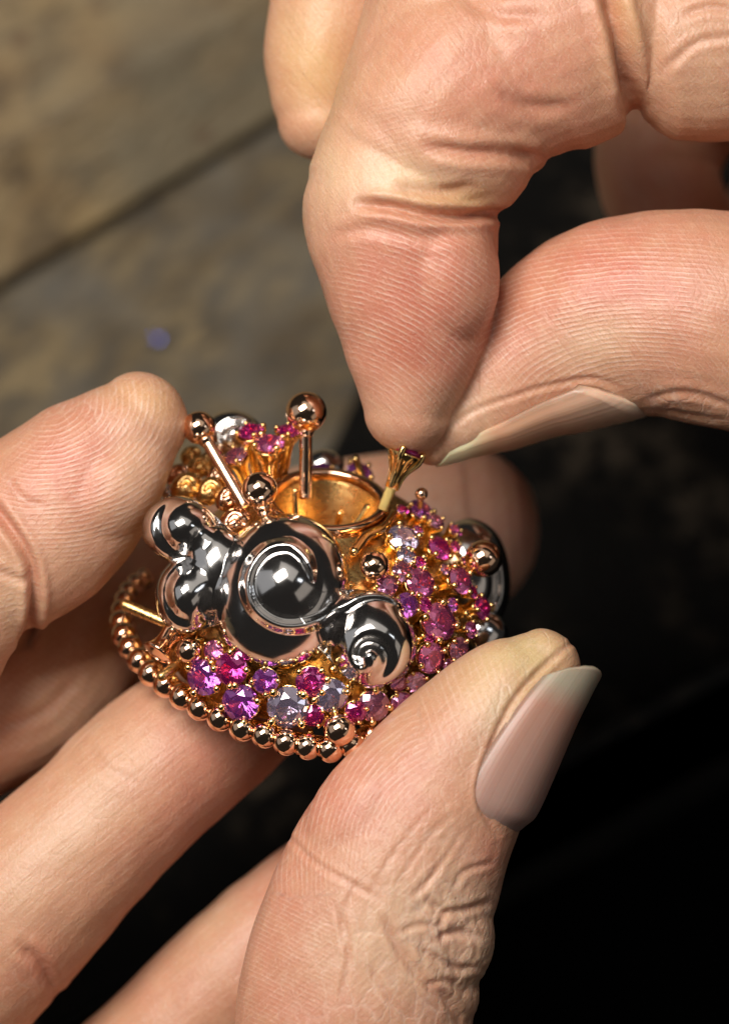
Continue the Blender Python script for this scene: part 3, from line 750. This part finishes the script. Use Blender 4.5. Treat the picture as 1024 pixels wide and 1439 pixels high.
def lobe(root, outline, zc, front, back, feat=None, tilt=(0, 0), name='cloud_lobe', mat='white', n=220, m=90, power=2.3, cen=None):
    ol = catmull_closed(outline, n); c = np.array(cen) if cen else ol.mean(0)
    V = []; ts = np.sin(np.linspace(0, math.pi / 2, m))
    def row(t, sgn, amp):
        p = c + (ol - c) * t; x, y = p[:, 0], p[:, 1]
        pill = (1 - t ** power) ** 0.5 if t < 1 else 0
        z = np.full(n, zc + sgn * amp * pill) + tilt[0] * (x - c[0]) + tilt[1] * (c[1] - y)
        if sgn > 0 and feat is not None: z = z + feat(x, y) * min(1, (1 - t ** 10) * 1.5)
        return [tuple(P(a, b, d)) for a, b, d in zip(x, y, z)]
    for t in ts: V += row(float(t), 1, front)
    for t in ts[::-1][1:40:3]: V += row(float(t), -1, back)
    rows = len(V) // n; F = []
    for i in range(rows - 1):
        for j in range(n):
            k = (j + 1) % n; F.append((i * n + j, (i + 1) * n + j, (i + 1) * n + k, i * n + k))
    F.append(tuple((rows - 1) * n + j for j in range(n)))
    me = fix_normals(mesh_data(name, V, F, M[mat]))
    return link(name, me, root)
def circ(cx, cy, rx, ry=None, n=16, rot=0):
    ry = ry or rx
    return [(cx + rx * math.cos(a) * math.cos(rot) - ry * math.sin(a) * math.sin(rot), cy + rx * math.cos(a) * math.sin(rot) + ry * math.sin(a) * math.cos(rot)) for a in [2 * math.pi * i / n for i in range(n)]]
def bump_dome(x, y, cx, cy, r, amp):
    d = np.hypot(x - cx, y - cy) / r; return amp * np.clip(1 - d * d, 0, 1) ** 1.3
def groove(x, y, poly, wd, amp, flare=0.0):
    d, u = seg_dist(x, y, poly); ww = wd * (0.35 + 0.65 * np.clip(u * 4, 0, 1)) * (1 + flare * u)
    return amp * np.exp(-(d / ww) ** 2) * np.clip(u * 6 + 0.4, 0, 1)
def tube_ridge(x, y, poly, hw, amp):
    d, u = seg_dist(x, y, poly); h = hw * np.clip(0.35 + u * 5, 0, 1)
    return amp * (0.5 + 0.5 * np.cos(math.pi * np.clip(d / h, 0, 1))) * np.clip(0.4 + u * 6, 0, 1)

def jewel():
    root = empty('jewelled_ring', Vector(warr([BC])[0]))
    tag(root, 'large rose gold ring with dark polished cloud scrolls and pink and purple gem clusters', 'ring')
    V, F = dome_mesh(-26, True)
    link('head_shell', mesh_data('head_shell', V, F, M['gold_rough']), root)
    sv, sf = dome_mesh(8); bvh = BVHTree.FromPolygons([Vector(a) for a in sv], sf)
    def hit(px, py, strict=False):
        o = Vector((0, 0, DC)); d = (P(px, py, 0) - o).normalized(); loc, nn, _, _ = bvh.ray_cast(o, d)
        if loc is None: return (None, None) if strict else (P(px, py, -60), Vector((0.6, 0, 0.8)))
        if nn.dot(d) > 0: nn = -nn
        return loc, nn
    # hoop at the top of the head
    def torus(c, rmaj, rw, rh, n=96, q=14):
        V, F = [], []
        for i in range(n):
            th = 2 * math.pi * i / n; rad = E1 * math.cos(th) + FR * math.sin(th)
            for j in range(q):
                f = 2 * math.pi * j / q; sx = math.copysign(abs(math.cos(f)) ** 0.5, math.cos(f)); sy = math.copysign(abs(math.sin(f)) ** 0.5, math.sin(f))
                V.append(c + rad * (rmaj + rw * sx) + AX * rh * sy)
        for i in range(n):
            for j in range(q):
                a, b = (i + 1) % n, (j + 1) % q; F.append((i * q + j, a * q + j, a * q + b, i * q + b))
        return V, F
    link('hoop', fix_normals(mesh_data('hoop', *torus(BC + AX * (HEAD_H + 4), R_TOP - 6, 7, 12), M['rose'])), root)
    # openwork base under the beads
    base = [(203, 812), (190, 822), (180, 835), (176, 852), (176, 872), (183, 894), (196, 914), (214, 936), (236, 954), (262, 972), (290, 988), (320, 1003), (352, 1016), (385, 1026), (420, 1035), (455, 1040), (495, 1032), (540, 1012), (590, 978)]
    def zbase(px, py):   # height on the base plane of the head
        y = 719.5 - py; x = px - 512; return BC[2] - ((y - BC[1]) * AX[1] + (x - BC[0]) * AX[0]) / AX[2]
    rim = [(x + 4, y + 4, min(zbase(x, y), 155) - 14, 10, 10) for x, y in base]
    link('rim', mesh_data('rim', *tube(rim, seg=120, ring=12), M['rose']), root)
    beads = [(202, 808, 10), (191, 818, 11.5), (181, 830, 13), (175, 843, 14), (171, 858, 15), (170, 874, 16), (174, 892, 17), (183, 910, 17), (197, 928, 17.5), (213, 946, 18), (234, 962, 18), (257, 979, 18), (282, 994, 18), (310, 1009, 18), (341, 1023, 18), (372, 1033, 17.5), (402, 1043, 17.5), (432, 1049, 17.5), (464, 1053, 17.5), (494, 1047, 17), (522, 1034, 17), (550, 1018, 17)]
    for (x, y, r) in beads:
        r *= 1.07
        z = min(zbase(x, y), 165)
        pos = P(x, y, z); link('bead', UNIT['bead'], root, frame(pos, (0.1, 0.6, 0.8), r))
    # struts from rim to the head
    for a, b in (((176, 850, 22), (232, 874, 40)), ((228, 950, 110), (262, 925, 85))):
        link('strut', mesh_data('strut', *tube([(*a, 8), (*b, 8)], seg=8, ring=12), M['gold_rough']), root)
    c = P(238, 905, 70)
    link('funnel_cup', fix_normals(mesh_data('funnel_cup', *tube([(222, 918, 82, 24), (232, 905, 76, 16), (246, 886, 66, 17), (258, 868, 55, 20)], seg=20, ring=24, capr=(0.2, 0.5)), M['rose'])), root)
    # ---- front cloud
    ridge = [(440, 815), (437, 798), (427, 779), (405, 765), (376, 770), (354, 794), (347, 824), (357, 855), (384, 876), (415, 881), (450, 872), (480, 852), (508, 836), (540, 834), (566, 846)]
    sg = [(508, 935), (503, 922), (509, 908), (522, 903), (536, 910), (543, 926), (538, 944), (524, 957), (502, 957), (482, 943), (470, 920)]
    puffs = [(402, 818, 90, 97, 150, 80), (393, 852, 94, 94, 146, 74), (524, 906, 62, 64, 176, 60), (518, 858, 52, 30, 168, 38),
             (252, 743, 53, 46, 124, 40), (261, 838, 43, 54, 134, 42), (306, 800, 46, 62, 132, 44)]
    cx, cy, NR, MR = 400.0, 835.0, 900, 300
    th = np.linspace(0, 2 * math.pi, NR, endpoint=False); rr = np.linspace(0, 270, 1081)
    X = cx + np.outer(rr, np.cos(th)); Y = cy - np.outer(rr, np.sin(th))
    ins = np.zeros(X.shape, bool)
    for (a, b, ra, rb, z0, am) in puffs: ins |= ((X - a) / ra) ** 2 + ((Y - b) / rb) ** 2 < 1
    RO = np.array([rr[np.nonzero(ins[:, k])[0].max()] for k in range(NR)])
    ker = np.exp(-(np.arange(-6, 7) / 3.0) ** 2); ker /= ker.sum()
    RO = np.convolve(np.concatenate([RO[-6:], RO, RO[:6]]), ker, 'valid')
    V = []
    def hz(x, y):
        acc = 0; k = 8.0
        for (a, b, ra, rb, z0, am) in puffs:
            q = ((x - a) / ra) ** 2 + ((y - b) / rb) ** 2
            h = z0 + am * np.where(q < 1, np.sqrt(np.clip(1 - q, 0, 1)), -(q - 1) * 1.1)
            acc = acc + np.exp((h - 150) / k)
        z = 150 + k * np.log(acc)
        z = z + tube_ridge(x, y, ridge, 13, 12) + bump_dome(x, y, 402, 820, 52, 12)
        z = z + groove(x, y, sg, 10, -13, 0.3) + bump_dome(x, y, 520, 926, 24, 7)
        d = np.hypot(x - 266, y - 737)
        z = z + bump_dome(x, y, 262, 738, 42, 12) - 8 * np.exp(-((d - 40) / 8) ** 2) * np.clip(0.5 - (x - 256) / 30, 0, 1)
        d = np.hypot((x - 266), (y - 833) * 0.85)
        return z + bump_dome(x, (y - 835) * 0.85, 264, 0, 36, 10) - 7 * np.exp(-((d - 32) / 7) ** 2) * np.clip(0.5 - (x - 258) / 25, 0, 1)
    ts = np.sin(np.linspace(0, math.pi / 2, MR)) ** 0.9
    for t in ts:
        x = cx + RO * t * np.cos(th); y = cy - RO * t * np.sin(th); z = hz(x, y)
        zb = 118 + 0.12 * (x - 330); fade = np.sqrt(max(0.0, 1 - t ** 40))
        z = zb + (z - zb) * fade; V.append(np.stack([x, y, z], 1))
    for t in (0.985, 0.95, 0.88, 0.7, 0.4, 0.02):
        x = cx + RO * t * np.cos(th); y = cy - RO * t * np.sin(th)
        V.append(np.stack([x, y, 118 + 0.12 * (x - 330) - 40 * np.sqrt(1 - t * t) - 4], 1))
    V = np.vstack(V); k = (DC - V[:, 2]) / DC
    V = np.stack([(V[:, 0] - 512) * k, (719.5 - V[:, 1]) * k, V[:, 2]], 1)
    nrow = len(V) // NR; F = []
    for i in range(nrow - 1):
        for j in range(NR):
            q = (j + 1) % NR; F.append((i * NR + j, (i + 1) * NR + j, (i + 1) * NR + q, i * NR + q))
    link('cloud_scroll', fix_normals(mesh_data('cloud_scroll', V, F, M['white'])), root)
    # ---- clouds on the far sides
    lobe(root, [(628, 742), (660, 728), (694, 745), (713, 785), (716, 835), (700, 872), (660, 884), (634, 850), (622, 790)], -130, 70, 60, lambda x, y: groove(x, y, [(660, 790), (676, 775), (694, 795), (696, 835), (680, 865)], 8, -16), (-0.3, 0), n=160, m=70)
    lobe(root, circ(684, 890, 30), -20, 26, 20, None, (-0.3, 0), n=100, m=40)
    lobe(root, circ(325, 612, 44, 36), -110, 40, 30, lambda x, y: groove(x, y, [(310, 620), (318, 600), (338, 596), (352, 612)], 6, -12), (0.1, 0.1), n=140, m=60)
    lobe(root, circ(455, 655, 30, 24), -190, 28, 20, None, n=80, m=30)
    for (x, y, r, z, mt) in ((262, 684, 24, -20, 'gold_rough'), (250, 668, 20, -60, 'rose'), (282, 655, 20, -70, 'gold_rough'), (296, 690, 24, -10, 'gold_rough'), (308, 668, 20, -50, 'rose'), (268, 640, 16, -90, 'gold_rough'), (240, 692, 14, -30, 'white'), (300, 640, 16, -80, 'rose'), (322, 700, 22, 20, 'rose'), (330, 735, 26, 45, 'rose')):
        lobe(root, circ(x, y, r, r * 0.8, rot=-0.6), z, r * 0.8, r * 0.5, lambda X, Y, x=x, y=y, r=r: groove(X, Y, [(x - r * .4, y), (x, y - r * .4), (x + r * .4, y)], 3.5, -5), n=70, m=30, name='small_scroll', mat=mt)
    # ---- ball-headed posts
    def post(px, py, z, r, foot=None, sr=8.5):
        st = None
        if foot:
            st = link('post', mesh_data('post', *tube([(px, py, z, sr), (*foot, sr)], seg=10, ring=18, capr=(0.3, 0.3)), M['rose']), root)
            a = P(px, py, z); b = P(*foot); dd = (b - a).normalized(); c0 = a + dd * (r * 0.92); c1 = a + dd * (r * 1.16)
            link('collar', mesh_data('collar', *tube([(*c0, sr * 1.35, sr * 1.35), (*c1, sr * 1.1, sr * 1.1)], seg=4, ring=18, capr=(0.3, 0.3), px=False), M['rose']), st)
        link('ball', UNIT['ball'], st or root, frame(P(px, py, z), (0, 0, 1), r))
    post(280, 601, 20, 23.5, (345, 712, 60), 9)
    post(430, 579, 10, 29, (429, 700, 10), 9)
    post(365, 688, 120, 24.5, (372, 722, 110), 10)
    post(526, 795, 165, 20, (522, 812, 120), 9)
    post(679, 785, 20, 26.5, (650, 810, -20), 9)
    post(477, 1026, 180, 22, (477, 1010, 120), 9)
    post(266, 914, 125, 18, (272, 900, 70), 9)
    post(592, 694, 20, 9, (590, 712, 0), 4)
    # ---- gem clusters on the head
    lst = [(567, 756, 21, 'lilac'), (571, 781, 13, 'lilac'), (567, 803, 15, 'palepink'), (544, 822, 15, 'pink'), (591, 819, 20, 'pink'), (618, 770, 17, 'magenta'), (647, 815, 19, 'pink'),
           (617, 874, 25, 'pink'), (678, 854, 16, 'magenta'), (606, 925, 20, 'pink'), (645, 914, 17, 'palepink'), (592, 716, 17, 'purple'), (612, 732, 13, 'palepink'), (566, 716, 9, 'magenta'),
           (572, 850, 16, 'purple'), (598, 850, 10, 'magenta'), (590, 790, 9, 'magenta'), (640, 768, 10, 'magenta'), (636, 850, 10, 'purple'), (662, 885, 12, 'pink'), (640, 745, 11, 'pink'),
           (287, 952, 25, 'purple'), (325, 940, 23, 'magenta'), (338, 988, 26, 'purple'), (373, 957, 18, 'purple'), (405, 994, 29, 'lilac'), (437, 958, 21, 'magenta'), (465, 977, 23, 'lilac'),
           (440, 1006, 15, 'magenta'), (500, 1000, 15, 'magenta'), (525, 992, 22, 'palepink'), (565, 990, 16, 'pink'), (540, 1020, 10, 'magenta'), (585, 960, 14, 'palepink'), (300, 914, 14, 'pink'), (560, 960, 12, 'pink'),
           (665, 832, 9, 'magenta'), (625, 800, 8, 'palepink'), (655, 790, 8, 'pink'), (588, 745, 8, 'pink'), (603, 898, 8, 'magenta'), (630, 935, 9, 'pink')]
    for (x, y, r, g) in lst:
        loc, nn = hit(x, y)
        ax = (nn + Vector((0, 0, 0.75))).normalized() if x < 560 or y > 930 else (nn + Vector((0.15, 0, 0.35))).normalized()
        lift = 10 + random.uniform(-4, 8)
        if x > 550 and r > 12: r *= 1.08; lift += 4
        loc = loc + nn * lift
        setting(root, P(x, y, loc.z), ax, r * 1.04, g, 'short', nprong=4 if r > 12 else 3)
    # granules filling the gaps
    gv = []
    rg = random.Random(5)
    for _ in range(230):
        x, y = rg.uniform(255, 705), rg.uniform(700, 1045)
        if 300 < x < 480 and y < 930: continue
        loc, nn = hit(x, y, True)
        if loc is None: continue
        gv.append(uv_ball(tuple(loc - nn * rg.uniform(8, 22)), rg.uniform(4, 7.5), 10, 7))
    o = link('granules', mesh_data('granules', *merge(gv), M['gold']), root); o['kind'] = 'stuff'
    # upright trumpet settings beside the hoop
    for (x, y, z, r, g, ax) in ((352, 606, -10, 20, 'magenta', (-0.15, 0.85, 0.5)), (378, 623, 20, 23, 'pink', (0, 0.84, 0.54)), (405, 605, -10, 17, 'magenta', (0.12, 0.85, 0.45)), (331, 640, -20, 18, 'palepink', (-0.3, 0.75, 0.6)),
                                (452, 660, -160, 16, 'purple', (-0.1, 0.6, 0.75)), (506, 662, -120, 20, 'purple', (0.35, 0.75, 0.55)), (525, 690, -110, 13, 'magenta', (0.6, 0.6, 0.5))):
        setting(root, P(x, y, z), ax, r, g, 'long' if y < 645 and x < 420 else 'short', nprong=4)
    # loose gold pins standing in the opening
    for a, b in (((478, 722, -10), (470, 755, -20)), ((516, 712, -5), (492, 748, 10)), ((415, 690, 0), (416, 738, 0)), ((500, 645, -100), (515, 690, -110))):
        link('pin', mesh_data('pin', *tube([(*a, 5), (*b, 5)], seg=5, ring=10), M['gold']), root)
    # hook arm by the opening
    link('arm', mesh_data('arm', *tube([(552, 722, hit(552, 722)[0].z + 12, 6), (538, 742, hit(538, 742)[0].z + 12, 7), (515, 754, hit(515, 756)[0].z + 10, 8), (498, 775, hit(498, 775)[0].z + 10, 8)], seg=24, ring=12), M['gold']), root)
    return root

def held_mount():
    mt_root = empty('gem_mount', wv(P(540, 718, 60)))
    tag(mt_root, 'tiny trumpet shaped gold gem mount with pink stone pinched between fingertips above the ring', 'gem mount')
    ax = (P(569, 636, 60) - P(537, 716, 60)).normalized()
    base = P(569, 637, 62); mt = frame(base, ax, 1.0)
    rows = [(25, 0), (25, -3), (19, -12), (11.5, -27), (9, -40), (8.5, -52)]
    V, F, n = [], [], 24
    prof = rows + [(r - 4, z) for r, z in rows[::-1]]
    for r, z in prof:
        for j in range(n):
            a = 2 * math.pi * j / n; rr = r * (1 - 0.16 * (0.5 + 0.5 * math.cos(3 * a)) * min(1, (z + 52) / 30))
            V.append((rr * math.cos(a), rr * math.sin(a), z))
    for i in range(len(prof)):
        for j in range(n):
            k = (j + 1) % n; q = (i + 1) % len(prof); F.append((i * n + j, q * n + j, q * n + k, i * n + k))
    link('trumpet', fix_normals(mesh_data('trumpet', V, F, M['gold'], world=False)), mt_root, mt)
    link('pin', mesh_data('pin', *tube([(0, 0, -50, 7.5, 7.5), (0, 0, -84, 7, 7)], seg=8, ring=16, px=False, ref=(0.01, 1, 0.02), capr=(0.2, 0.2)), M['gold_matte'], world=False), mt_root, mt)
    link('gemstone', UNIT['magenta'], mt_root, mt @ Matrix.Translation((0, 0, 3)) @ Matrix.Scale(22, 4))
    for k in range(3):
        a = 2 * math.pi * k / 3 + 0.4
        pm = mt @ Matrix.Rotation(a, 4, 'Z')
        link('prong', mesh_data('prong', *merge([tube([(25, 0, 5, 5, 5), (23, 0, -8, 5, 5), (11.5, 0, -28, 4, 4), (8, 0, -50, 3.5, 3.5)], seg=14, ring=10, px=False, ref=(0.01, 1, 0.02))]), M['gold'], world=False), mt_root, pm)

bench()
unit_meshes()
jewel()
held_mount()
left_hand()
right_hand()
